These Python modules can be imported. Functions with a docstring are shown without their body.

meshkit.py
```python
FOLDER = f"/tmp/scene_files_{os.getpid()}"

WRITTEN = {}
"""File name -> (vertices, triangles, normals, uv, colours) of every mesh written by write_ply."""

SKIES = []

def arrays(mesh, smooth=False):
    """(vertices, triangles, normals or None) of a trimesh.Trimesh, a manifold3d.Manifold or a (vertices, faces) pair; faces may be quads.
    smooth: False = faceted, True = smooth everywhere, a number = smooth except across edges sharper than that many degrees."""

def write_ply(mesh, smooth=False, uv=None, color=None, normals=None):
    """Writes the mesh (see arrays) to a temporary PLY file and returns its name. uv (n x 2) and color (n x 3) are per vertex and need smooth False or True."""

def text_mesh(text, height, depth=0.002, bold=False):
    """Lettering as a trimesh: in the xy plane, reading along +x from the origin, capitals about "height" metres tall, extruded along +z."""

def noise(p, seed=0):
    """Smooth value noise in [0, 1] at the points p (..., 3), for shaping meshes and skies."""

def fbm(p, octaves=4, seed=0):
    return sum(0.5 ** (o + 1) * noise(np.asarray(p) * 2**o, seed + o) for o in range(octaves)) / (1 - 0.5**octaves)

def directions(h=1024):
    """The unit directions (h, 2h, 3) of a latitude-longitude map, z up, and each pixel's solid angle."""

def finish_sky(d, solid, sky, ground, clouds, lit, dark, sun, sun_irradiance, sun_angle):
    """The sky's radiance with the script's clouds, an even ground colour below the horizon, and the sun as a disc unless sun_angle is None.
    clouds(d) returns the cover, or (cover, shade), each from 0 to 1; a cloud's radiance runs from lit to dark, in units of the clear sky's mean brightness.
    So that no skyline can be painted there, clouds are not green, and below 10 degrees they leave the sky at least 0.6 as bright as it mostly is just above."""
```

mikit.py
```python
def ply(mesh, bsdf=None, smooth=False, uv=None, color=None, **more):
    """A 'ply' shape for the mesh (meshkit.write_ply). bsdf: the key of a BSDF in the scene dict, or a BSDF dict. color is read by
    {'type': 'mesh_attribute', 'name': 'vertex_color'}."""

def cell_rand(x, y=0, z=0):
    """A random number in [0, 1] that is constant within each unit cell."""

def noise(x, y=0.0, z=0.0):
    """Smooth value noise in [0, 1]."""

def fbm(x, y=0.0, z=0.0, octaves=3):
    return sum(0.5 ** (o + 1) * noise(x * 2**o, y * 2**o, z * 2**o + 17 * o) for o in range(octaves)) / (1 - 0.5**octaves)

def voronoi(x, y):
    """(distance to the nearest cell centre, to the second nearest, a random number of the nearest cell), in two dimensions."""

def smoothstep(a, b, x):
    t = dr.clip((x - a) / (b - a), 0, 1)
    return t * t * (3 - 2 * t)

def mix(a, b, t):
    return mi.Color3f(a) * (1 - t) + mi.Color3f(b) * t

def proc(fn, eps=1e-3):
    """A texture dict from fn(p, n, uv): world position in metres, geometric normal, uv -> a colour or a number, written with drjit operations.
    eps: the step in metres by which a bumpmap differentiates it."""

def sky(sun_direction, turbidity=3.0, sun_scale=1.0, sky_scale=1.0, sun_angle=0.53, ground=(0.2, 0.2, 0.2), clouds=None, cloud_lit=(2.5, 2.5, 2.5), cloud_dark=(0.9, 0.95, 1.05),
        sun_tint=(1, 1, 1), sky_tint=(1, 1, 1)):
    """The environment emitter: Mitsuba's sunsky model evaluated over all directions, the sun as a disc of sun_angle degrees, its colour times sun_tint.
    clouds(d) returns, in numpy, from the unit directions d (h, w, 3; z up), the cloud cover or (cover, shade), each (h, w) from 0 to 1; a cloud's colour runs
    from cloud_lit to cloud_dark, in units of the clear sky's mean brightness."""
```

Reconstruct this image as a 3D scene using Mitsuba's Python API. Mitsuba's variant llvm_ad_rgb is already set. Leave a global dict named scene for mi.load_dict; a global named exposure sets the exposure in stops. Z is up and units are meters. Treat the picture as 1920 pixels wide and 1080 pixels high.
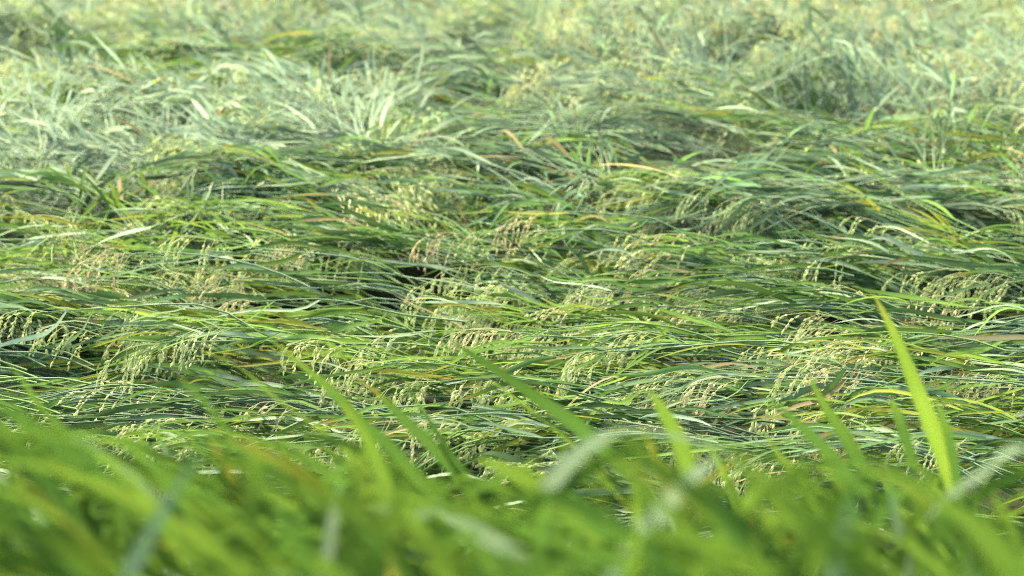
import math
import numpy as np
import mitsuba as mi
import mikit, meshkit
import drjit as dr

scene, labels = {}, {}
rng = np.random.default_rng(20240917)

# ------------------------------------------------------------------ camera, sky, exposure
CAM = np.array([0.0, 0.0, 1.75])
HFOV, PITCH = 22.0, 12.5                       # degrees; PITCH = depression of the optical axis
FPX = 960 / math.tan(math.radians(HFOV / 2))   # focal length in pixels of the 1920 px wide photograph
FWD = np.array([0, math.cos(math.radians(PITCH)), -math.sin(math.radians(PITCH))])
UPV = np.array([0, math.sin(math.radians(PITCH)), math.cos(math.radians(PITCH))])
scene['camera'] = {'type': 'thinlens', 'fov': HFOV, 'fov_axis': 'x', 'near_clip': 0.05, 'far_clip': 500.0,
                   'aperture_radius': 0.0124, 'focus_distance': 5.75,
                   'to_world': mi.ScalarTransform4f().look_at(origin=CAM.tolist(), target=(CAM + FWD).tolist(), up=[0, 0, 1])}
SUN_AZ, SUN_EL = 106.0, 50.0                   # azimuth counted from +x (right) towards +y (away from the camera)
sd = [math.cos(math.radians(SUN_EL)) * math.cos(math.radians(SUN_AZ)),
      math.cos(math.radians(SUN_EL)) * math.sin(math.radians(SUN_AZ)), math.sin(math.radians(SUN_EL))]
scene['sky'] = mikit.sky(sd, turbidity=4, sun_scale=1.2, sky_scale=1.0, sun_angle=9, ground=(0.05, 0.07, 0.03), clouds=lambda d: 0.35, sun_tint=(1.0, 1.0, 0.95), sky_tint=(1.04, 1.0, 0.92))
exposure = 3.9

def ray(px, py):
    px, py = np.asarray(px, float), np.asarray(py, float)
    r = FWD + np.multiply.outer((px - 960) / FPX, [1, 0, 0]) - np.multiply.outer((py - 540) / FPX, UPV)
    return r
def at(px, py, z=0.3):                         # the point of height z seen at a pixel of the photograph
    r = ray(px, py)
    return CAM + r * ((z - CAM[2]) / r[..., 2])[..., None]
def at_depth(px, py, d):
    return CAM + ray(px, py) * np.asarray(d, float)[..., None]
def project(p):
    q = p - CAM
    w = q @ FWD
    return 960 + FPX * q[..., 0] / w, 540 - FPX * (q @ UPV) / w, w

# ------------------------------------------------------------------ materials
# The crop's colours run along a palette: u is the place on the palette, v the reflectance, both given per vertex as the mesh's uv.
LUM = np.array([0.2126, 0.7152, 0.0722])
LEAF_PAL = np.array([(0.42, 0.37, 0.20), (0.47, 0.42, 0.11), (0.385, 0.55, 0.065), (0.325, 0.57, 0.105), (0.275, 0.56, 0.165), (0.25, 0.54, 0.21), (0.305, 0.425, 0.27)])
BLADE_PAL = np.array([(0.43, 0.39, 0.17), (0.46, 0.47, 0.06), (0.38, 0.555, 0.06), (0.315, 0.605, 0.075), (0.26, 0.62, 0.11), (0.25, 0.57, 0.18), (0.30, 0.43, 0.27)])
GRAIN_PAL = np.array([(0.41, 0.365, 0.225), (0.395, 0.375, 0.225), (0.37, 0.42, 0.205), (0.335, 0.445, 0.21)])
def palette(pal):
    pal = pal / (pal @ LUM)[:, None]
    def fn(p, n, uv):
        c = mi.Color3f(*map(float, pal[0]))
        for k in range(1, len(pal)):
            c = mikit.mix(c, mi.Color3f(*map(float, pal[k])), dr.clip(uv.x - (k - 1), 0, 1))
        return dr.clip(c * uv.y, 0, 0.9)
    return fn
def to_uv(rgb, pal):
    k = np.linspace(0, len(pal) - 1, 61)
    P = np.stack([np.interp(k, np.arange(len(pal)), pal[:, c]) for c in range(3)], 1)
    P /= P.sum(1, keepdims=True)
    ch = rgb / rgb.sum(1, keepdims=True)
    q = (ch * 1).astype(np.float32); P = P.astype(np.float32)
    near = np.concatenate([np.argmin((P ** 2).sum(1)[None] - 2 * q[a:a + 200000] @ P.T, 1) for a in range(0, len(q), 200000)])
    return np.stack([k[near], (0.9 if len(pal) == 4 else 0.6) * (rgb @ LUM)], 1)
LEAF_C, GRAIN_C, BLADE_C = mikit.proc(palette(LEAF_PAL)), mikit.proc(palette(GRAIN_PAL)), mikit.proc(palette(BLADE_PAL))
scene['leaf_bsdf'] = {'type': 'principledthin', 'base_color': LEAF_C, 'roughness': 0.42, 'diff_trans': 0.85, 'eta': 1.2}
scene['blade_bsdf'] = {'type': 'principledthin', 'base_color': BLADE_C, 'roughness': 0.42, 'diff_trans': 1.05, 'eta': 1.3}
scene['grain_bsdf'] = {'type': 'principledthin', 'base_color': GRAIN_C, 'roughness': 0.5, 'diff_trans': 1.0, 'eta': 1.3}
scene['stem_bsdf'] = {'type': 'twosided', 'bsdf': {'type': 'principled', 'base_color': LEAF_C, 'roughness': 0.6, 'specular': 0.05}}
def mud(p, n, uv):
    a = mikit.fbm(p.x * 5, p.y * 5, 0.0, 4)
    b = mikit.noise(p.x * 40, p.y * 40, 3.0)
    return mikit.mix((0.009, 0.014, 0.006), (0.024, 0.031, 0.014), dr.clip(a * 1.3 - 0.2 + 0.2 * b, 0, 1))
scene['mud_bsdf'] = {'type': 'twosided', 'bsdf': {'type': 'principled', 'base_color': mikit.proc(mud), 'roughness': 0.8, 'specular': 0.08}}

# ------------------------------------------------------------------ mesh builders (all vectorised over N ribbons of K points)
def norm(v):
    return v / (np.linalg.norm(v, axis=-1, keepdims=True) + 1e-12)
def tangents(C):
    return norm(np.gradient(C, axis=1))
def ribbons(C, W, roll, fold, col, mid, upref=None):
    """C (N,K,3) centre lines, W (N,K) widths, roll (N,K) radians, fold (N,), col (N,K,3); mid: factor of the midrib's colour. Three vertices across."""
    N, K = W.shape
    t = tangents(C)
    ref = np.broadcast_to(np.array([0, 0, 1.0]) if upref is None else upref, t.shape)
    side = np.cross(t, ref)
    bad = np.linalg.norm(side, axis=-1) < 0.12
    side[bad] = np.cross(t[bad], np.array([0.25, -1.0, 0]))
    side = norm(side)
    nrm = np.cross(side, t)
    s = side * np.cos(roll)[..., None] + nrm * np.sin(roll)[..., None]
    n = np.cross(s, t)
    h = W[..., None] / 2
    f = fold[:, None, None] * W[..., None]
    V = np.stack([C - s * h + n * f, C, C + s * h + n * f], 2)
    colr = np.stack([col, col * mid, col], 2)
    i, k = np.meshgrid(np.arange(N), np.arange(K - 1), indexing='ij')
    a = (i * K + k) * 3
    F = []
    for j in (0, 1):
        q = a + j
        F += [np.stack([q, q + 1, q + 4], -1), np.stack([q, q + 4, q + 3], -1)]
    F = np.stack(F, 2).reshape(-1, 3)
    return V.reshape(-1, 3), F, np.clip(colr.reshape(-1, 3), 0.004, 0.85)
def tubes(C, R, col, sides=4):
    N, K = R.shape
    t = tangents(C)
    a = np.cross(t, np.array([0.13, 0.31, 0.94]))
    a = norm(a); b = np.cross(t, a)
    ang = np.arange(sides) * 2 * np.pi / sides
    V = C[:, :, None] + R[:, :, None, None] * (np.cos(ang)[:, None] * a[:, :, None] + np.sin(ang)[:, None] * b[:, :, None])
    i, k, s = np.meshgrid(np.arange(N), np.arange(K - 1), np.arange(sides), indexing='ij')
    o = (i * K + k) * sides
    p, q = o + s, o + (s + 1) % sides
    F = np.stack([np.stack([p, q, q + sides], -1), np.stack([p, q + sides, p + sides], -1)], 3).reshape(-1, 3)
    return V.reshape(-1, 3), F, np.repeat(col.reshape(-1, 3), sides, 0)
def grains(P, A, L, R, col, awn=False):
    """spindle-shaped grains: P (N,3) centre, A (N,3) axis, L length, R radius; six-vertex spindles."""
    N = len(P)
    b = norm(np.cross(A, np.array([0.3, 0.5, 0.81]) + 0 * A)); c = np.cross(A, b)
    l, r = L[:, None] / 2, R[:, None]
    q = P - A * l * 0.15
    V = np.stack([P - A * l, q + b * r, q + c * r * 0.8, q - b * r, q - c * r * 0.8, P + A * l], 1)
    f = np.array([[0, 2, 1], [0, 3, 2], [0, 4, 3], [0, 1, 4], [5, 1, 2], [5, 2, 3], [5, 3, 4], [5, 4, 1]])
    F = (np.arange(N)[:, None, None] * 6 + f).reshape(-1, 3)
    return V.reshape(-1, 3), F, np.repeat(np.clip(col, 0.01, 0.85), 6, 0)
def join(parts):
    V, F, C, n = [], [], [], 0
    for v, f, c in parts:
        V.append(v); F.append(f + n); C.append(c); n += len(v)
    return np.vstack(V), np.vstack(F), np.vstack(C)
UPN = np.array([0.0, -0.45, 0.893])
SOFT = {'leaf_bsdf': 0.25, 'blade_bsdf': 0.55, 'grain_bsdf': 0.6, 'stem_bsdf': 0.4}
def put(key, vfc, bsdf, soft=None):
    """Writes the mesh. Its shading normals lie on the upper side and lean towards the lie of the whole tuft, as is usual for masses of thin leaves."""
    v, f, n = meshkit.arrays((vfc[0], vfc[1]), True)
    b = SOFT[bsdf] if soft is None else soft
    n = n * np.where(n @ UPN < 0, -1.0, 1.0)[:, None]
    n = norm(n * (1 - b) + UPN * b)
    path = meshkit.write_ply((v, f), False, uv=to_uv(vfc[2], {'grain_bsdf': GRAIN_PAL, 'blade_bsdf': BLADE_PAL}.get(bsdf, LEAF_PAL)), normals=n)
    scene[key] = {'type': 'ply', 'filename': path, 'face_normals': False, 'bsdf': {'type': 'ref', 'id': bsdf}}
def tag(key, label, category, group=None, kind=None):
    assert 4 <= len(label.split()) <= 16, label
    labels[key] = {'label': label, 'category': category}
    if group: labels[key]['group'] = group
    if kind: labels[key]['kind'] = kind
count = {}
def numbered(name):
    n = count.get(name, -1) + 1
    count[name] = n
    return name if n == 0 else f'{name}_{n:03d}'

# ------------------------------------------------------------------ the lie of the land: ground, canopy height, direction of the flattened crop
def sstep(a, b, x):
    t = np.clip((x - a) / (b - a), 0, 1)
    return t * t * (3 - 2 * t)
def ground_z(x, y):                            # paddy floor, rising to the field bund on the near side
    return 0.38 * (1 - sstep(2.0, 4.3, y)) + 0.03 * (meshkit.noise(np.stack([x * 2.1, y * 2.1, 0 * x], -1)) - 0.5)

# crests of the swathes (pixels of the photograph), height, steepness in front, width behind, hollow in front
CRESTS = [
    ([(1180, 318), (1300, 328), (1400, 350), (1550, 362), (1720, 372)], 0.11, 0.04, 0.4, 0.20),
    ([(780, 300), (900, 290), (1010, 318)], 0.13, 0.05, 0.35, 0.13),
    ([(30, 325), (100, 314), (175, 338)], 0.13, 0.05, 0.35, 0.07),
    ([(0, 198), (200, 202), (400, 192), (480, 210), (610, 200)], 0.14, 0.07, 0.6, 0.12),
    ([(1080, 262), (1250, 278), (1440, 305)], 0.10, 0.05, 0.4, 0.02),
    ([(360, 436), (480, 442), (620, 470)], 0.09, 0.05, 0.3, 0.12),
    ([(540, 482), (660, 490)], 0.07, 0.04, 0.25, 0.12),
    ([(1230, 405), (1340, 415), (1440, 428)], 0.08, 0.05, 0.3, 0.10),
    ([(700, 182), (770, 172), (830, 196)], 0.24, 0.07, 0.3, 0.18),
    ([(1290, 708), (1380, 708), (1460, 718)], 0.08, 0.04, 0.25, 0.13),
    ([(1500, 112), (1560, 104), (1610, 118)], 0.26, 0.08, 0.4, 0.40),
    ([(600, 62), (650, 56), (700, 66)], 0.20, 0.07, 0.4, 0.28),
    ([(420, 305), (510, 298)], 0.20, 0.06, 0.3, 0.25),
    ([(-20, 36), (40, 30), (90, 50)], 0.35, 0.08, 0.4, 0.40),
    ([(860, 92), (910, 90)], 0.28, 0.08, 0.3, 0.30),
    ([(1700, 230), (1790, 226), (1850, 240)], 0.18, 0.07, 0.3, 0.22),
    ([(820, 798), (960, 806)], 0.07, 0.05, 0.25, 0.12),
    ([(0, 660), (90, 668), (190, 690)], 0.09, 0.05, 0.3, 0.12),
    ([(0, 718), (170, 722), (330, 735)], 0.07, 0.05, 0.25, 0.13),
    ([(1000, 478), (1150, 470), (1300, 490)], 0.06, 0.05, 0.3, 0.08),
    ([(1120, 665), (1180, 660)], 0.07, 0.04, 0.2, 0.12),
    ([(1430, 560), (1560, 556), (1640, 575)], 0.08, 0.05, 0.3, 0.09),
    ([(1750, 800), (1920, 790)], 0.07, 0.05, 0.3, 0.12),
]
# the heads that stand out in the photograph: (x, y) in pixels, label
HEADS = [
    (90, 585, 'flattened rice plant with thin pale green strands of grain hanging at the left edge'),
    (185, 628, 'flattened rice plant with a star of pale yellowish grain near the left edge'),
    (235, 476, 'flattened rice plant with a tan comb of grain hanging above the left sharp band'),
    (430, 615, 'flattened rice plant with a pale grain clump left of centre below a cream one'),
    (478, 566, 'flattened rice plant with a cream pinkish clump of grain left of centre'),
    (770, 625, 'flattened rice plant with a wide pale green grain head left of the picture centre'),
    (960, 622, 'flattened rice plant with the brightest pale green grain fan, centre of the sharp band'),
    (990, 630, 'flattened rice plant with a straw coloured grain fan beside the brightest green one'),
    (1090, 575, 'flattened rice plant with a tall tan comb of grain hanging right of centre'),
    (1000, 678, 'flattened rice plant with sparse pale strands hanging below the brightest grain fan'),
    (1110, 660, 'flattened rice plant with cream green strands beside a small dark hollow'),
    (1160, 662, 'flattened rice plant with grain strands hanging right of a small dark hollow'),
    (1385, 712, 'flattened rice plant with a cream tan bunch of grain over the dark hollow at right'),
    (1500, 636, 'flattened rice plant with pale vertical strands left of the tall yellow tipped leaf'),
    (1825, 566, 'flattened rice plant with a tan green comb of grain at the right edge'),
    (1640, 705, 'flattened rice plant with a yellowish tan grain head left of the tall leaf'),
    (1575, 690, 'flattened rice plant with pale green grain left of a yellowish tan head'),
    (1850, 668, 'flattened rice plant with a golden grain head at the far right'),
    (1490, 735, 'flattened rice plant with pale green beads of grain right of the dark hollow'),
    (1330, 560, 'flattened rice plant with soft pale green strands under a long green leaf at right'),
    (720, 682, 'flattened rice plant with a small pale grain head behind the dark thin leaf tip'),
    (825, 716, 'flattened rice plant with a bright star of grain left of the yellow green blades'),
    (880, 800, 'flattened rice plant with bright cream strands in the gap of the foreground leaves'),
    (745, 790, 'flattened rice plant with pale grain just above the blurred foreground, left of the gap'),
    (600, 470, 'flattened rice plant with a cream clump of grain over a dark slit, left of centre'),
    (870, 440, 'flattened rice plant with a golden grain clump above the picture centre'),
    (1020, 398, 'flattened rice plant with a tan hanging comb in the soft middle distance'),
    (410, 452, 'flattened rice plant with hanging strands in front of a dark hollow at upper left'),
    (650, 648, 'flattened rice plant with pale beads of grain behind the second blurred blade'),
    (1820, 822, 'flattened rice plant with cream strands by the dark gap at lower right'),
    (1245, 512, 'flattened rice plant with a small straw grain tuft at centre right'),
    (300, 645, 'flattened rice plant with grey green grain strands left of the orange tipped blade'),
    (1700, 628, 'flattened rice plant with short pale strands just right of the tall leaf'),
    (560, 768, 'flattened rice plant with cream grain tangled behind the third foreground blade from left'),
    (1240, 630, 'flattened rice plant with pale grain on crossing stalks right of the tan comb'),
]
for px_, py_, _ in HEADS:
    CRESTS.append(([(px_ - 55, py_ + 4), (px_, py_), (px_ + 55, py_ + 4)], 0.03, 0.04, 0.2, 0.11))
CW = []
for pts, h, wf, wb, hol in CRESTS:
    a = np.array(pts, float)
    CW.append((at(a[:, 0], a[:, 1], np.interp(a[:, 1], [100, 330, 450, 700], [0.55, 0.42, 0.34, 0.30])), h, wf, wb, hol))
r2 = np.random.default_rng(5)
for _k in range(300):                           # and many smaller ones
    y0 = 4.0 + 12 * r2.random() ** 1.3 if _k < 210 else r2.uniform(4.7, 7.6)
    x0 = (r2.random() - 0.5) * (0.62 * y0 + 1.2)
    ln = (0.25 + 0.5 * r2.random()) * (0.5 + y0 / 14)
    k = r2.normal(0, 0.12)
    xs = np.linspace(-ln, ln, 5)
    P = np.stack([x0 + xs, y0 + k * xs + 0.05 * r2.normal(size=5), 0 * xs], 1)
    nr = 0.25 + 0.5 * sstep(6.0, 8.5, y0)
    CW.append((P, nr * (0.04 + 0.06 * r2.random()), 0.05 + 0.03 * r2.random(), 0.2 + 0.25 * r2.random(), 0.05 + 0.11 * r2.random()))
def canopy(x, y):
    P = np.stack([x, y, 0 * x], -1)
    far = sstep(6.2, 9.0, y)
    z = 0.27 + (0.025 + 0.045 * far) * (meshkit.fbm(P * [0.8, 1.5, 1], 3, seed=3) - 0.5) + 0.02 * (meshkit.noise(P * [2.0, 6.0, 1], seed=8) - 0.5) + 0.04 * (meshkit.noise(P * [4.0, 11.0, 1], seed=9) - 0.5)
    up_, dn_ = np.zeros_like(z), np.zeros_like(z)
    for c, h, wf, wb, hol in CW:
        x0, x1 = c[0, 0], c[-1, 0]
        m = (x > x0 - 0.25) & (x < x1 + 0.25) & (np.abs(y - c[:, 1].mean()) < 2.0)
        if not m.any(): continue
        xm, ym = x[m], y[m]
        dy = ym - np.interp(xm, c[:, 0], c[:, 1])
        win = sstep(x0 - 0.22, x0 + 0.12, xm) * (1 - sstep(x1 - 0.12, x1 + 0.22, xm))
        f = np.where(dy > 0, np.exp(-(dy / wb) ** 2), np.exp(-(dy / wf) ** 2))
        up_[m] = np.maximum(up_[m], (0.6 if h > 0.25 else 0.34) * win * h * f); dn_[m] = np.maximum(dn_[m], (0.6 if h > 0.25 else 0.42) * win * hol * np.exp(-((dy + (0.26 if hol >= 0.28 else 0.12)) / (0.20 if hol >= 0.28 else 0.085)) ** 2))
    return np.maximum(z + 0.14 * far + up_ - dn_, 0.06)
# a lookup grid for the canopy, so that the streamlines are cheap
GX, GY = np.arange(-7.0, 7.001, 0.03), np.arange(3.2, 19.0, 0.03)
gxx, gyy = np.meshgrid(GX, GY)
def hollow(x, y):
    z = np.zeros_like(x)
    for c, h, wf, wb, hol in CW:
        m = (x > c[0, 0] - 0.25) & (x < c[-1, 0] + 0.25) & (np.abs(y - c[:, 1].mean()) < 2.0)
        dy = y[m] - np.interp(x[m], c[:, 0], c[:, 1])
        win = sstep(c[0, 0] - 0.15, c[0, 0] + 0.12, x[m]) * (1 - sstep(c[-1, 0] - 0.12, c[-1, 0] + 0.15, x[m]))
        z[m] = np.maximum(z[m], win * (2.0 if hol >= 0.28 else min(1.1, hol / 0.10)) * np.exp(-((dy + (0.26 if hol >= 0.28 else 0.13)) / (0.22 if hol >= 0.28 else 0.10)) ** 2))
    return z
GH = canopy(gxx.ravel(), gyy.ravel()).reshape(gxx.shape)
def look(G, x, y):
    i = np.clip((x - GX[0]) / 0.03, 0, len(GX) - 1.001); j = np.clip((y - GY[0]) / 0.03, 0, len(GY) - 1.001)
    i0, j0 = i.astype(int), j.astype(int); a, b = i - i0, j - j0
    return (G[j0, i0] * (1 - a) + G[j0, i0 + 1] * a) * (1 - b) + (G[j0 + 1, i0] * (1 - a) + G[j0 + 1, i0 + 1] * a) * b
GM = hollow(gxx.ravel(), gyy.ravel()).reshape(gxx.shape)
def H(x, y): return look(GH, x, y)
def hollow_at(x, y): return look(GM, x, y)

def zones(x, y):
    """(heading in the ground plane, rise, glaucous share with far haze painted in) of the stalks growing at x, y."""
    px, py, _ = project(np.stack([x, y, 0 * x + 0.3], -1))
    P = np.stack([x, y, 0 * x], -1)
    n1 = meshkit.noise(P * [0.8, 1.2, 1], seed=21) - 0.5
    n2 = meshkit.noise(P * [1.9, 2.8, 1], seed=22) - 0.5
    n3 = meshkit.noise(P * [1.3, 1.3, 1], seed=23)
    # up = how far the stalks still stand: far field, and the pale patch on the left
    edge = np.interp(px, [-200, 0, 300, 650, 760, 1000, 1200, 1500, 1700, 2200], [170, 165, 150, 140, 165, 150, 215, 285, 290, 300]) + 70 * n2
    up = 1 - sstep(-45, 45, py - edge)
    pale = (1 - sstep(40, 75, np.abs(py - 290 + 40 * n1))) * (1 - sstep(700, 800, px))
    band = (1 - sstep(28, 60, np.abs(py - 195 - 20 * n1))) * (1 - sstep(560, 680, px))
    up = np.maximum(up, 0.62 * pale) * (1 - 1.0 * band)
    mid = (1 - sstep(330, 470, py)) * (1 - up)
    n4 = meshkit.noise(P * [4.5, 7.0, 1], seed=24) - 0.5
    heading = 180 + 50 * n1 + 35 * n2 + 32 * n4
    heading = heading - mid * (12 + 24 * sstep(650, 900, px)) - up * (55 + 70 * n2 + 20 * (1 - sstep(900, 1500, px)))
    rise = 1 + 17 * up * (0.4 + 1.2 * n3) + 2 * mid
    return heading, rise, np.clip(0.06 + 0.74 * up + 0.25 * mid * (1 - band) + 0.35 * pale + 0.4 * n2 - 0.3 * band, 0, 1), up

# ------------------------------------------------------------------ one batch of lodged tillers
COL = {k: np.array(v) for k, v in dict(
    mid=(0.118, 0.212, 0.060), yel=(0.200, 0.290, 0.072), dark=(0.040, 0.092, 0.036), glau_haze=(0.450, 0.540, 0.385), tan=(0.42, 0.36, 0.19), pan=(0.62, 0.71, 0.345), straw=(0.70, 0.67, 0.40)).items()}  # glaucous tone is leaf wax, paled further to paint haze over the far field
def tillers(S, KS, KL, NL, ngr, nbr, rg, fixed_tip=None, gscale=1.0, slim=0.23):
    """Stem, leaves and panicle of N tillers. Returns arrays; nothing is added to the scene."""
    x, y, layer, turn, tone = S['x'], S['y'], S['layer'], S['turn'], S['tone']
    N = len(x)
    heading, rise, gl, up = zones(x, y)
    flip = (meshkit.noise(np.stack([x * 1.1, y * 1.4, 0 * x], -1), seed=31) > 0.70) & (up < 0.3)
    heading = np.radians(heading + turn * (1 + 1.2 * up) + rg.normal(0, 7, N) * (1 + 2.0 * up) + np.where(flip, 180, 0))
    rise = np.radians(np.clip(rise + rg.normal(0, 7, N) * (0.15 + up), 0, 72))
    L = 0.40 + 0.14 * rg.random(N)
    L = L * (1 - 0.30 * up)
    ds = L / (KS - 1)
    C = np.zeros((N, KS, 3)); px, py = x.copy(), y.copy(); lift = np.zeros(N)
    for k in range(KS):
        C[:, k, 0], C[:, k, 1] = px, py
        C[:, k, 2] = H(px, py) + layer + lift
        e = rise * (1 - 0.55 * (k / (KS - 1)) ** 2)
        hd = heading + 0.22 * (meshkit.noise(np.stack([px * 2.5, py * 2.5, 0 * px], -1), seed=33) - 0.5)
        px = px + ds * np.cos(e) * np.cos(hd); py = py + ds * np.cos(e) * np.sin(hd); lift = lift + ds * np.sin(e)
    C[:, 0, 2] -= 0.04
    if fixed_tip is not None:
        w = np.linspace(0, 1, KS)[None, :, None]
        C = C + (fixed_tip - C[:, -1])[:, None] * (np.ones_like(w) * 0.6 + 0.4 * w)
        C[:, -1] = fixed_tip
        C[:, :-1, 2] = np.maximum(C[:, :-1, 2], 0.02)
    for _ in range(2): C[:, 1:-1] = 0.5 * C[:, 1:-1] + 0.25 * (C[:, :-2] + C[:, 2:])
    R = np.linspace(0.0026, 0.0011, KS)[None] * np.ones((N, 1))
    # colours
    kind = rg.random(N)
    y01 = np.clip(meshkit.noise(np.stack([x * 1.6, y * 2.4, 0 * x], -1), seed=41) + tone * 0.6, 0, 1)
    base = COL['mid'] * (1 - gl[:, None]) + COL['glau_haze'] * gl[:, None]
    mixy = np.clip((y01 - 0.40) * 2.2 + 0.35 * rg.normal(size=N), 0, 1)[:, None] * (1 - 0.5 * gl[:, None])
    base = base * (1 - mixy) + COL['yel'] * mixy
    dk = np.clip((0.40 - y01) * 2.5 + 0.35 * rg.normal(size=N), 0, 0.9)[:, None] * (1 - gl[:, None])
    base = base * (1 - dk) + COL['dark'] * dk
    scol = base * 0.9 + COL['glau_haze'] * 0.10
    # leaves
    ML = N * NL
    own = np.repeat(np.arange(N), NL)
    tt = np.tile(np.linspace(0.30, 0.93, NL), N) + rg.normal(0, 0.05, ML)
    f = np.clip(tt, 0.05, 0.98) * (KS - 1); k0 = f.astype(int); fr = (f - k0)[:, None]
    p0 = C[own, k0] * (1 - fr) + C[own, k0 + 1] * fr
    td = norm(C[own, k0 + 1] - C[own, k0])
    hd = np.arctan2(td[:, 1], td[:, 0]) + np.radians(rg.normal(0, 15, ML)) * (1 + 0.5 * up[own])
    el = np.arcsin(np.clip(td[:, 2], -1, 1)) + np.radians(np.abs(rg.normal(5, 9, ML)))
    el = np.where(up[own] > 0.3, el + np.radians(rg.normal(6, 10, ML)), np.minimum(el, np.radians(20)))
    LL = (0.14 + 0.16 * rg.random(ML)) * (1 - 0.45 * up[own])
    kyaw = np.radians(rg.normal(0, 13, ML) * (1 + up[own])); kel = -np.radians(np.abs(rg.normal(26, 16, ML)) + 25 * up[own] * rg.random(ML))
    Q = np.zeros((ML, KL, 3)); p = p0.copy()
    lay = layer[own] + rg.uniform(0, 0.018, ML)
    wv, wp, wa = rg.uniform(3, 8, ML), rg.uniform(0, 6.3, ML), rg.uniform(0.0, 0.022, ML)
    for k in range(KL):
        Q[:, k] = p
        u = k / (KL - 1)
        a, e = hd + kyaw * u, el + kel * u
        d = np.stack([np.cos(e) * np.cos(a), np.cos(e) * np.sin(a), np.sin(e)], -1)
        p = p + d * (LL / (KL - 1))[:, None]
        floor = np.maximum(H(p[:, 0], p[:, 1]) + lay + wa * np.sin(wp + wv * u), 0.03)
        p[:, 2] = np.where(up[own] < 0.3, np.clip(p[:, 2], floor, floor + 0.025 + 0.03 * (1 - u)), np.maximum(p[:, 2], floor))
    for _ in range(2): Q[:, 1:-1] = 0.5 * Q[:, 1:-1] + 0.25 * (Q[:, :-2] + Q[:, 2:])
    u = np.linspace(0, 1, KL)[None]
    prof = np.interp(u, [0, 0.08, 0.3, 0.6, 0.85, 1], [0.55, 0.8, 1, 0.9, 0.5, 0.06])
    W = (0.0080 + 0.0080 * rg.random(ML))[:, None] * prof
    roll = rg.normal(0, 0.5, ML)[:, None] + rg.normal(0, 0.9, ML)[:, None] * u
    pl = (rg.random(ML) < 0.10)[:, None]
    col = np.where(pl, base[own] * 0.35 + COL['glau_haze'] * 0.75, base[own]) * np.exp(rg.normal(0, 0.24, (ML, 1))) * (1 + rg.normal(0, 0.05, (ML, 3)))
    dead = rg.random(ML)
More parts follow.
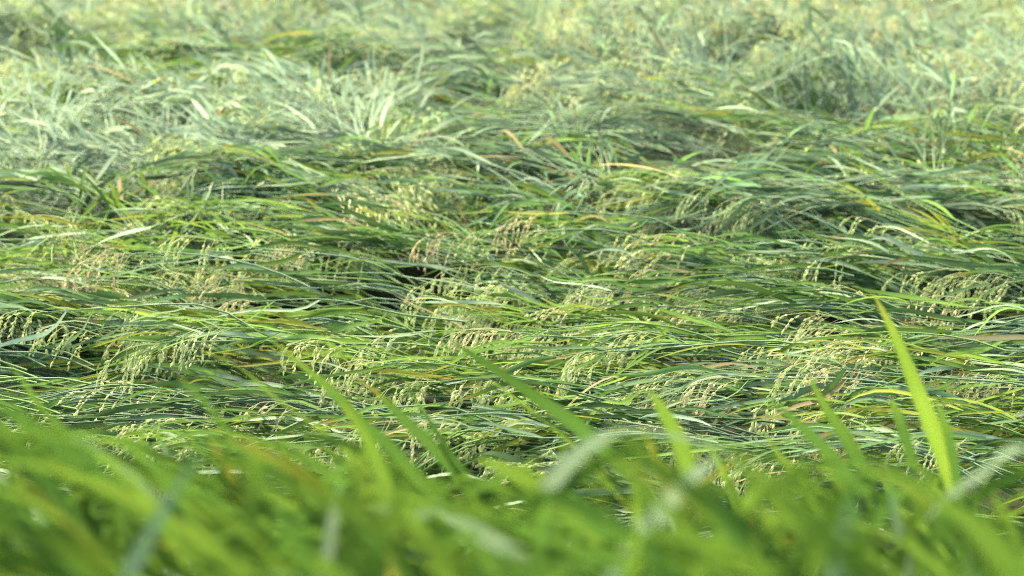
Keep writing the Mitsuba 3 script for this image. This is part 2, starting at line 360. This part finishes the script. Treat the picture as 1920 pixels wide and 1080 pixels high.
    col = np.where((dead < 0.010)[:, None], COL['tan'] * 0.8 * np.exp(rg.normal(0, 0.25, (ML, 1))), col)
    colk = np.repeat(col[:, None], KL, 1)
    tipc = ((dead > 0.035) & (dead < 0.16))[:, None, None] * np.clip((u - 0.6) * 2.2, 0, 1)[..., None]
    colk = colk * (1 - tipc) + np.array([0.30, 0.27, 0.09]) * tipc
    # panicle: the rachis goes on from the stem and droops, branches hang from it, grains sit alternately on the branches
    tip, tdir = C[:, -1], norm(C[:, -1] - C[:, -2])
    KR = 6
    PR = np.zeros((N, KR, 3)); p = tip.copy()
    hd = np.arctan2(tdir[:, 1], tdir[:, 0]) + rg.normal(0, 0.35, N); el = np.arcsin(np.clip(tdir[:, 2], -1, 1)) + 0.15
    rl = 0.13 + 0.05 * rg.random(N)
    dro = np.radians(rg.uniform(25, 110, N))
    for k in range(KR):
        PR[:, k] = p
        e = el - dro * (k / (KR - 1)) ** 1.4
        p = p + np.stack([np.cos(e) * np.cos(hd), np.cos(e) * np.sin(hd), np.sin(e)], -1) * (rl / (KR - 1))[:, None]
    mb = N * nbr
    bo = np.repeat(np.arange(N), nbr)
    f = np.clip(np.tile(np.linspace(0.05, 0.97, nbr), N) + rg.normal(0, 0.04, mb), 0, 0.99) * (KR - 1); k0 = f.astype(int); fr = (f - k0)[:, None]
    b0 = PR[bo, k0] * (1 - fr) + PR[bo, k0 + 1] * fr
    rd = norm(PR[bo, k0 + 1] - PR[bo, k0])
    out = norm(rg.normal(0, 1, (mb, 3)) * [1, 1, 0.4])
    bl = (0.065 + 0.05 * rg.random(mb)) * np.interp(f / (KR - 1), [0, 0.6, 1], [1.15, 0.95, 0.5])
    KB = 4
    B = np.zeros((mb, KB, 3)); p = b0
    sag = np.maximum(S['sagh'], 0.3)[bo]
    for k in range(KB):
        B[:, k] = p
        d = norm(rd * 0.8 + out * 0.6 * (1 - 0.5 * k / KB) + np.array([0, 0, -1.0]) * (sag * (0.5 + k * 0.6))[:, None])
        p = p + d * (bl / (KB - 1))[:, None]
    mg = mb * ngr
    go = np.repeat(np.arange(mb), ngr)
    f = np.clip(np.tile(np.linspace(0.22, 1.0, ngr), mb) + rg.normal(0, 0.03, mg), 0, 0.999) * (KB - 1); k0 = f.astype(int); fr = (f - k0)[:, None]
    g0 = B[go, k0] * (1 - fr) + B[go, k0 + 1] * fr
    gd = norm(B[go, k0 + 1] - B[go, k0])
    sidev = norm(np.cross(gd, rg.normal(size=(mg, 3))))
    ax = norm(gd + 0.38 * sidev)
    gl_ = gscale * 0.0088 * np.exp(rg.normal(0, 0.1, mg)); gr = gl_ * slim
    gp = g0 + ax * gl_[:, None] * 0.5
    ripe = np.clip(meshkit.noise(np.stack([x * 2.2, y * 2.2, 0 * x], -1), seed=51) * 1.6 - 0.75 + 0.25 * up + 0.3 * rg.normal(size=N), 0, 1)
    pc = COL['pan'] * (1 - ripe[:, None]) + COL['straw'] * ripe[:, None]
    gc = pc[bo][go] * np.exp(rg.normal(0, 0.14, (mg, 1)))
    return dict(layer=layer, N=N, NL=NL, C=C, R=R, scol=np.repeat(scol[:, None], KS, 1), Q=Q, W=W, roll=roll, fold=rg.uniform(0.03, 0.28, ML), lcol=colk,
                PR=PR, B=B, nbr=nbr, ngr=ngr, gp=gp, ax=ax, gl=gl_, gr=gr, gc=gc, pc=pc, ripe=ripe, up=up)
def t_stem(D, m):
    return tubes(D['C'][m], D['R'][m], D['scol'][m])
def t_leaf(D, j):
    return ribbons(D['Q'][j], D['W'][j], D['roll'][j], D['fold'][j], D['lcol'][j], 1.22)
def t_panicle(D, m, twigs=True):
    nb, ng = D['nbr'], D['ngr']
    b = (m[:, None] * nb + np.arange(nb)).ravel(); g = (b[:, None] * ng + np.arange(ng)).ravel()
    out = [grains(D['gp'][g], D['ax'][g], D['gl'][g], D['gr'][g], D['gc'][g])]
    if twigs:
        tw = D['pc'][m] * 0.85
        out.append(tubes(D['PR'][m], np.linspace(0.0011, 0.0006, D['PR'].shape[1])[None] * np.ones((len(m), 1)), np.repeat(tw[:, None], D['PR'].shape[1], 1), 3))
        K = D['B'].shape[1]
        out.append(tubes(D['B'][b], np.full((len(b), K), 0.0006), np.repeat(np.repeat(tw, nb, 0)[:, None], K, 1), 3))
    return join(out)

def scatter(y0, y1, hills, n, rg, margin, deep):
    """Planted hills of n tillers: root x, y, layer, and what the tillers of a hill share: turn of heading, tone."""
    k = int((y1 - y0) * (0.40 * y1 + 2 * margin) * hills)
    y = rg.uniform(y0, y1, k); x = (rg.random(k) - 0.5) * (0.40 * y1 + 2 * margin)
    k = np.abs(x) < 0.20 * y + margin
    x, y = x[k], y[k]; k = len(x)
    r = lambda v, s: np.repeat(v, n) + rg.normal(0, s, k * n)
    return dict(x=r(x, 0.035), y=r(y, 0.035), layer=r(rg.uniform(-deep, 0.03, k), 0.010), turn=r(rg.normal(0, 17, k), 0), tone=r(rg.normal(0, 0.28, k), 0), sagh=r(rg.uniform(0.5, 2.2, k), 0.2))
rg = np.random.default_rng(11)
NEAR = tillers(scatter(4.2, 7.6, 32, 10, rg, 0.6, 0.13), 8, 9, 4, 7, 6, rg, gscale=1.65)
MID = tillers(scatter(7.6, 10.5, 32, 9, rg, 0.6, 0.15), 6, 7, 4, 3, 7, rg, gscale=2.8, slim=0.145)
FAR = tillers(scatter(10.5, 15.8, 24, 8, rg, 0.45, 0.22), 5, 6, 4, 2, 11, rg, gscale=3.6, slim=0.155)

S = scatter(7.0, 10.8, 26, 8, rg, 0.4, 0.12)      # stray leaves crossing under the upper layer
S['turn'] = S['turn'] * 3
UNDER = tillers(S, 5, 5, 2, 1, 1, rg)

# which tillers show largest: a coarse depth buffer of leaf and grain points
def shown(D, n_px=(960, 540)):
    pts = D['Q'].reshape(-1, 3); own = np.repeat(np.arange(D['N']), D['NL'] * D['Q'].shape[1])
    gp = D['gp']; go = np.repeat(np.arange(D['N']), D['nbr'] * D['ngr'])
    pts, own = np.vstack([pts, gp]), np.concatenate([own, go])
    u, v, w = project(pts)
    u, v = (u / 4).astype(int), (v / 4).astype(int)
    ok = (u >= 0) & (u < 480) & (v >= 0) & (v < 232)
    idx = (v * 480 + u)[ok]; w, own = w[ok], own[ok]
    o = np.argsort(-w)
    buf = np.full(480 * 270, -1); buf[idx[o]] = own[o]
    b = buf[buf >= 0]
    return np.bincount(b, minlength=D['N'])
score = shown(NEAR)
pick = np.argsort(-score)[:235]

# ------------------------------------------------------------------ ground
gx = np.concatenate([[-400, -120, -40, -15], np.linspace(-8, 8, 81), [15, 40, 120, 400]])
gy = np.concatenate([[-300, -60, -10], np.linspace(-2, 20, 111), [30, 60, 150, 450]])
XX, YY = np.meshgrid(gx, gy)
ZZ = ground_z(XX.ravel(), YY.ravel())
nx, ny = len(gx), len(gy)
i, j = np.meshgrid(np.arange(nx - 1), np.arange(ny - 1)); q = (j * nx + i).ravel()
scene['ground'] = mikit.ply((np.stack([XX.ravel(), YY.ravel(), ZZ], 1), np.vstack([np.stack([q, q + 1, q + nx + 1], 1), np.stack([q, q + nx + 1, q + nx], 1)])), 'mud_bsdf', smooth=True)
tag('ground', 'dark green filmed wet mud of the paddy in gaps under the flattened rice', 'ground', kind='structure')

# ------------------------------------------------------------------ the mass of the crop
def mass(name, Ds, label, soft):
    sel = []
    for D, skip in Ds:
        m = np.setdiff1d(np.arange(D['N']), skip)
        g = np.random.default_rng(3)
        h = hollow_at(D['C'][m].mean(1)[:, 0], D['C'][m].mean(1)[:, 1])
        m = m[g.random(len(m)) > 0.85 * sstep(1.0, 1.4, h)]
        h = hollow_at(D['C'][m].mean(1)[:, 0], D['C'][m].mean(1)[:, 1])
        m = m[g.random(len(m)) > (0.8 if D is NEAR else 0.4) * sstep(0.3, 0.7, h) * (D['layer'][m] > (-0.085 if D is NEAR else -0.04)) * (D is not UNDER)]
        l = (m[:, None] * D['NL'] + np.arange(D['NL'])).ravel()
        q = D['Q'][l]
        h = np.maximum(hollow_at(q[:, 0, 0], q[:, 0, 1]), np.maximum(hollow_at(q[:, -1, 0], q[:, -1, 1]), hollow_at(q.mean(1)[:, 0], q.mean(1)[:, 1])))
        k = g.random(len(l)) > 0.88 * sstep(1.0, 1.4, h)
        l, h = l[k], h[k]
        l = l[g.random(len(l)) > (0.92 if D is NEAR else 0.75) * sstep(0.3, 0.7, h) * (D['layer'][l // D['NL']] > (-0.085 if D is NEAR else -0.04)) * (D is not UNDER)]
        sel.append((D, m, l))
    put(name + '__leaves', join([t_leaf(D, l) for D, m, l in sel]), 'leaf_bsdf', soft)
    put(name + '__stems', join([t_stem(D, m) for D, m, l in sel]), 'stem_bsdf')
    put(name + '__panicles', join([t_panicle(D, m[D['layer'][m] > (-0.025 if D is NEAR else -0.05 if D is MID else -0.09)], D is NEAR) for D, m, l in sel if D is not UNDER]), 'grain_bsdf')
    tag(name, label, 'rice crop', kind='stuff')
    for part in ('leaves', 'stems', 'panicles'):
        labels[f'{name}__{part}'] = {'label': {'leaves': 'matted green leaf blades', 'stems': 'flattened green stalks', 'panicles': 'pale drooping grain heads'}[part], 'kind': 'stuff'}
mass('flattened_rice', [(NEAR, pick), (MID, []), (UNDER, [])], 'mat of flattened green rice combed sideways across the middle of the field', 0.3)
mass('leaning_rice', [(FAR, [])], 'blurred pale green rice leaning half upright in the far field', 0.6)

# ------------------------------------------------------------------ single lodged plants
def one_plant(D, n, label, group=None, name='lodged_rice_plant'):
    key = numbered(name)
    m = np.array([n])
    put(key + '__stem', t_stem(D, m), 'stem_bsdf')
    for k in range(D['NL']):
        put(f'{key}__leaf' + (f'_{k:03d}' if k else ''), t_leaf(D, np.array([n * D['NL'] + k])), 'leaf_bsdf')
    put(key + '__panicle', t_panicle(D, m), 'grain_bsdf')
    tag(key, label, 'rice plant', group)
    return key

RIPE = {2: 1, 4: .8, 7: .9, 8: .9, 12: .75, 14: .7, 15: .95, 17: 1, 22: .35, 24: .8, 25: 1, 26: 1, 30: .8, 33: .6}
hp = np.array([h[:2] for h in HEADS], float)
g = at(hp[:, 0], hp[:, 1], 0.33)
g[:, 2] = H(g[:, 0], g[:, 1]) + 0.05
for _ in range(4):                             # the point on the canopy that is seen there
    for n in range(len(g)):
        zz = max(H(g[n:n + 1, 0], g[n:n + 1, 1])[0] + 0.08, 0.3)
        g[n] = at(hp[n, 0], hp[n, 1], zz)
rg = np.random.default_rng(77)
hx = g[:, 0] + rg.uniform(0.45, 0.65, len(g)); hy = g[:, 1] + rg.normal(0, 0.12, len(g))
HD = tillers(dict(x=hx, y=hy, layer=np.full(len(g), 0.02), turn=0 * hx, tone=0 * hx, sagh=0 * hx + 1.5), 8, 9, 4, 9, 9, rg, fixed_tip=g, gscale=1.5)
for n in range(len(HEADS)):
    r = RIPE.get(n, 0.12)
    pc = COL['pan'] * 1.08 * (1 - r) + np.array([0.74, 0.65, 0.455]) * r
    s = slice(n * HD['nbr'] * HD['ngr'], (n + 1) * HD['nbr'] * HD['ngr'])
    HD['gc'][s] *= (pc / HD['pc'][n]); HD['pc'][n] = pc
    one_plant(HD, n, HEADS[n][2])

tu, tv, _ = project(NEAR['C'][:, -1])
lu = np.clip(tu, 0, 1919)
for n in pick:
    side = ('far left', 'left of centre', 'centre', 'right of centre', 'far right')[int(lu[n] // 384.1)]
    band = 'just behind the sharp band' if tv[n] < 590 else 'in the sharp band' if tv[n] < 730 else 'right behind the blurred foreground'
    ear = 'straw coloured' if NEAR['ripe'][n] > 0.5 else 'pale green'
    one_plant(NEAR, n, f'flat green rice plant with {ear} head, {side}, {band}', f'flattened plants with {ear} heads, {side}, {band}')

# ------------------------------------------------------------------ standing rice along the near edge
FG = {k: np.array(v) for k, v in dict(glow=(0.27, 0.46, 0.030), bright=(0.168, 0.300, 0.046), green=(0.092, 0.200, 0.036), deep=(0.040, 0.105, 0.020), pale=(0.26, 0.355, 0.20), yellow=(0.36, 0.37, 0.047), tan=(0.25, 0.25, 0.085)).items()}  # glow: blade colour raised to imitate light shining through from behind
def curve(P, K):
    P = np.asarray(P, float)
    s = np.concatenate([[0], np.cumsum(np.linalg.norm(np.diff(P, axis=0), axis=1))]); s /= s[-1]
    from scipy.interpolate import PchipInterpolator
    return PchipInterpolator(s, P, axis=0)(np.linspace(0, 1, K))
BLADES = [
    # [(px, py, distance) from the tip to the base], width in cm, body colour, tip colour, label
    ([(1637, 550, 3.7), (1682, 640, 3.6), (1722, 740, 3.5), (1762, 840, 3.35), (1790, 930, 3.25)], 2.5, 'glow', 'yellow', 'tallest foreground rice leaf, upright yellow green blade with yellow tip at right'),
    ([(1752, 745, 3.5), (1770, 790, 3.4), (1785, 850, 3.3), (1800, 940, 3.2)], 1.3, 'green', 'bright', 'shorter green leaf close against the right side of the tallest foreground leaf'),
    ([(1515, 703, 3.6), (1548, 765, 3.5), (1590, 830, 3.4), (1640, 900, 3.2)], 2.3, 'green', 'bright', 'pointed green foreground leaf first left of the tallest leaf'),
    ([(1440, 745, 3.3), (1500, 800, 3.2), (1560, 860, 3.1), (1620, 930, 3.0)], 2.4, 'green', 'green', 'blurred green leaf with its point below the cream bunch over the dark hollow'),
    ([(1425, 805, 3.3), (1470, 865, 3.2), (1520, 930, 3.1), (1570, 1010, 2.9)], 1.9, 'bright', 'bright', 'narrow bright green leaf slanting down right of the pale arched leaf'),
    ([(1218, 732, 3.3), (1250, 785, 3.2), (1280, 850, 3.1), (1300, 930, 3.0)], 2.3, 'bright', 'bright', 'stubby bright green leaf standing above the pale arched leaf'),
    ([(878, 688, 3.9), (935, 725, 3.8), (1000, 775, 3.6), (1080, 840, 3.4), (1150, 920, 3.2)], 2.0, 'bright', 'yellow', 'yellow green foreground leaf, lower of the crossing pair at the centre'),
    ([(845, 640, 3.8), (925, 690, 3.7), (1005, 745, 3.6), (1090, 805, 3.4), (1190, 890, 3.1)], 2.2, 'green', 'green', 'long dark green leaf, upper of the crossing pair at the centre'),
    ([(748, 695, 3.6), (785, 760, 3.5), (835, 840, 3.3), (890, 920, 3.1)], 1.6, 'deep', 'green', 'thin dark leaf slanting left of the gap in the foreground leaves'),
    ([(662, 702, 3.7), (715, 745, 3.6), (775, 805, 3.4), (860, 890, 3.2), (940, 990, 3.0)], 2.2, 'green', 'tan', 'green leaf with a withered tan tip left of the thin dark leaf'),
    ([(372, 658, 3.7), (432, 680, 3.6), (505, 740, 3.4), (590, 800, 3.2), (690, 890, 2.9)], 2.3, 'bright', 'yellow', 'long foreground leaf with an orange yellow tip left of centre'),
    ([(505, 635, 3.7), (570, 690, 3.55), (640, 755, 3.4), (720, 830, 3.2), (800, 920, 3.0)], 2.4, 'green', 'bright', 'broad green foreground leaf second right of the orange tipped one'),
    ([(335, 704, 3.2), (365, 738, 3.1), (400, 775, 3.0), (450, 840, 2.9)], 1.0, 'green', 'tan', 'withered tan leaf curling up left of the orange tipped leaf'),
    ([(5, 668, 3.4), (55, 735, 3.3), (110, 800, 3.1), (180, 880, 2.9)], 2.2, 'green', 'bright', 'yellow green leaf pointing up at the left edge of the foreground'),
    ([(-20, 750, 2.9), (60, 800, 2.8), (140, 860, 2.7), (240, 950, 2.5)], 2.4, 'green', 'green', 'blurred broad green leaf lowest at the left edge above the yellow streak'),
    ([(112, 842, 2.9), (150, 885, 2.8), (195, 930, 2.7), (250, 1010, 2.6)], 1.5, 'green', 'yellow', 'blurred green leaf fading to a yellow tip at lower left of the foreground'),
    ([(140, 806, 2.9), (260, 808, 2.8), (420, 835, 2.7), (560, 895, 2.6), (700, 980, 2.5)], 2.8, 'green', 'bright', 'broad blurred green leaf arching from left towards the lower centre'),
    ([(1420, 905, 2.7), (1340, 838, 2.7), (1210, 812, 2.7), (1110, 838, 2.6), (1030, 920, 2.5)], 2.4, 'pale', 'pale', 'pale grey green arched leaf blurred at right of centre'),
    ([(1345, 860, 2.5), (1290, 905, 2.4), (1225, 980, 2.3), (1150, 1090, 2.2)], 2.0, 'pale', 'pale', 'pale blurred leaf slanting down left below the arched leaf'),
    ([(1450, 880, 2.5), (1400, 950, 2.4), (1340, 1030, 2.3), (1300, 1100, 2.2)], 1.6, 'bright', 'bright', 'bright green leaf parallel to the pale slanting one at lower right'),
    ([(1730, 985, 2.6), (1790, 925, 2.6), (1860, 880, 2.6), (1960, 845, 2.5), (2040, 900, 2.4)], 2.4, 'pale', 'pale', 'pale grey green leaf bending in from the right edge'),
    ([(1800, 1010, 2.4), (1850, 965, 2.4), (1910, 930, 2.4), (1990, 960, 2.3)], 1.8, 'green', 'green', 'green leaf bending in below the pale one at the right edge'),
    ([(690, 950, 2.5), (790, 965, 2.5), (890, 1000, 2.4), (990, 1060, 2.3)], 2.0, 'pale', 'pale', 'pale blurred leaf lying across the lower centre'),
    ([(1185, 890, 2.8), (1195, 960, 2.7), (1200, 1040, 2.6), (1210, 1100, 2.6)], 1.3, 'bright', 'bright', 'upright yellow green leaf between arched and pale slanting leaves'),
    ([(690, 985, 2.3), (715, 1030, 2.3), (735, 1090, 2.2)], 0.9, 'yellow', 'tan', 'yellowed stalk at the bottom edge left of centre'),
    ([(1440, 960, 2.5), (1455, 1020, 2.4), (1462, 1095, 2.3)], 1.4, 'bright', 'bright', 'upright bright green leaf at the bottom edge right of centre'),
    ([(1670, 745, 3.4), (1690, 800, 3.3), (1715, 880, 3.2)], 1.5, 'green', 'bright', 'short leaf tip just left of the stem of the tallest leaf'),
    ([(895, 860, 3.0), (980, 900, 2.9), (1070, 960, 2.8), (1140, 1040, 2.7)], 2.6, 'bright', 'bright', 'bright green blurred leaf below the gap in the foreground leaves'),
    ([(640, 760, 3.1), (690, 830, 3.0), (720, 910, 2.9), (740, 1000, 2.8)], 2.0, 'bright', 'yellow', 'blurred upright yellow green leaf behind the broad arching green one'),
]
rg = np.random.default_rng(404)
def leaf_of(C, width, body, tipc, tiplen, roll, fold):
    """C (K,3) from base to tip."""
    K = len(C); u = np.linspace(0, 1, K)
    W = width * np.interp(u, [0, 0.1, 0.4, 0.7, 0.88, 0.97, 1], [0.7, 0.85, 1, 0.85, 0.5, 0.2, 0.04])
    t = np.clip((u - (1 - tiplen)) / tiplen, 0, 1)[:, None]
    col = body * (1 - t) + tipc * t
    return ribbons(C[None], W[None], roll[None], np.array([fold]), col[None], 1.18)
def stem_to_ground(p, r=0.0035, col=(0.10, 0.19, 0.05)):
    x, y = p[0] + 0.02, p[1] + 0.03
    z0 = ground_z(np.array([x]), np.array([y]))[0]
    C = curve([p, [(p[0] * 2 + x) / 3, (p[1] * 2 + y) / 3, p[2] * 0.6 + z0 * 0.4], [x, y, z0 - 0.01]], 7)
    return tubes(C[None], np.linspace(0.7 * r, r, 7)[None], np.repeat(np.array([[col]]), 7, 1), 6)
def extra_leaves(key, p, n, first, rg, tall):
    """Further leaves of the same plant, leaving the stem under p."""
    for k in range(n):
        a = rg.uniform(0, 2 * np.pi); L = rg.uniform(0.25, 0.42); e0 = rg.uniform(0.5, 1.2); K = 12
        q = p - np.array([0, 0, rg.uniform(0.05, 0.2)]); C = [q]
        for s in range(K - 1):
            e = e0 - 1.4 * s / K
            C.append(C[-1] + np.array([math.cos(e) * math.cos(a), math.cos(e) * math.sin(a), math.sin(e)]) * L / K)
        C = np.array(C)
        u, v, w = project(C)
        dz = max(0, (tall - v.min())) * w.mean() / FPX
        C[:, 2] -= dz
        put(f'{key}__leaf_{first + k:03d}', leaf_of(C, rg.uniform(0.013, 0.02), FG['green'] * rg.uniform(0.7, 1.3), FG['bright'], 0.4, rg.normal(0, 0.4) + np.linspace(0, 0.5, K), 0.15), 'blade_bsdf')
for pts, wcm, body, tipc, label in BLADES:
    P = np.array(pts, float)[::-1]
    far_ = 1 + 0.13 * sstep(2.9, 3.5, P[:, 2])
    W3 = at_depth(P[:, 0], P[:, 1], P[:, 2] * far_)
    wcm = wcm * far_.mean() * (1.25 if body == 'pale' else 1.0)
    C = curve(W3, 22)
    key = numbered('standing_rice_plant')
    roll = rg.normal(0.0, 0.25) + np.linspace(0, rg.normal(0, 0.35), 22)
    t = tangents(C[None])[0]
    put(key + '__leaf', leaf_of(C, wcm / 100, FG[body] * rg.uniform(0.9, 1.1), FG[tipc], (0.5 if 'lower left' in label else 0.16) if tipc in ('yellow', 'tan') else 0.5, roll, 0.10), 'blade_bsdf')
    put(key + '__stem', stem_to_ground(C[0]), 'stem_bsdf')
    extra_leaves(key, C[0], 2, 1, rg, 900)
    tag(key, label, 'rice plant')

ENV = [(0, 745), (120, 800), (400, 800), (600, 805), (760, 865), (900, 915), (1000, 840), (1100, 800), (1300, 805), (1400, 845), (1550, 860), (1700, 850), (1800, 910), (1920, 870)]
EX, EY = zip(*ENV)
hills = []
for row, d in enumerate(np.arange(1.55, 3.6, 0.165)):
    w = 0.40 * d + 0.35
    for c in np.arange(-w / 2, w / 2, 0.098):
        hills.append((c + rg.normal(0, 0.04), d + rg.normal(0, 0.05)))
for hx_, hy_ in hills:
    z0 = float(ground_z(np.array([hx_]), np.array([hy_]))[0])
    n = int(rg.integers(6, 10)); K = 13
    top = np.array([hx_ - 0.05, hy_ + 0.02, z0 + rg.uniform(0.42, 0.58)])
    tuft = []
    for k in range(n):
        a = rg.normal(2.9, 0.7) if rg.random() < (0.9 if hx_ < 0.1 else 0.6) else rg.uniform(0, 2 * np.pi)
        L = rg.uniform(0.26, 0.46); e0 = rg.uniform(0.6, 1.15 if hx_ < 0.1 else 1.45); be = rg.uniform(0.4, 1.8)
        C = [top + rg.normal(0, 0.018, 3) - [0, 0, rg.uniform(0, 0.16)]]
        for s in range(K - 1):
            e = e0 - be * (s / K) ** 1.5
            C.append(C[-1] + np.array([math.cos(e) * math.cos(a), math.cos(e) * math.sin(a), math.sin(e)]) * L / (K - 1))
        tuft.append(np.array(C))
    u, v, w = project(np.array(tuft))
    lim = np.interp(u, EX, EY) + rg.exponential(18)
    dz = np.max((lim - v) * w / FPX)
    if dz > 0.45 or u.max() < -250 or u.min() > 2170: continue
    if dz < -0.15: dz = -0.1
    key = numbered('standing_rice_plant')
    tone = rg.random()
    for k, C in enumerate(tuft):
        C[:, 2] -= dz
        r = rg.random()
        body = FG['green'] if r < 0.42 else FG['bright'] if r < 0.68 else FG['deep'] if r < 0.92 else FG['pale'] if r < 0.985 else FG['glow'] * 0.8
        put(f'{key}__leaf' + (f'_{k:03d}' if k else ''), leaf_of(C, rg.uniform(0.013, 0.021), body * rg.uniform(0.5, 1.35), FG['bright'] if rg.random() < 0.94 else FG['yellow'], 0.35, rg.normal(0, 0.5) + np.linspace(0, rg.normal(0, 0.8), K), 0.12), 'blade_bsdf')
    put(key + '__stem', stem_to_ground(np.array([top[0], top[1], max(top[2] - dz, z0 + 0.1)])), 'stem_bsdf')
    side = ('far left', 'left of centre', 'centre', 'right of centre', 'far right')[int(np.clip(u.mean(), 0, 1919) // 384.1)]
    row = 'front' if hy_ < 2.1 else 'middle' if hy_ < 2.9 else 'back'
    tag(key, f'blurred green rice plant standing in the {row} of the dense foreground bank, {side}', 'rice plant', f'standing foreground plants, {row} of the bank, {side}')
print('entries', len(scene), 'triangles', sum(len(meshkit.WRITTEN[d['filename']][1]) for d in scene.values() if d.get('type') == 'ply'), 'standing', count)
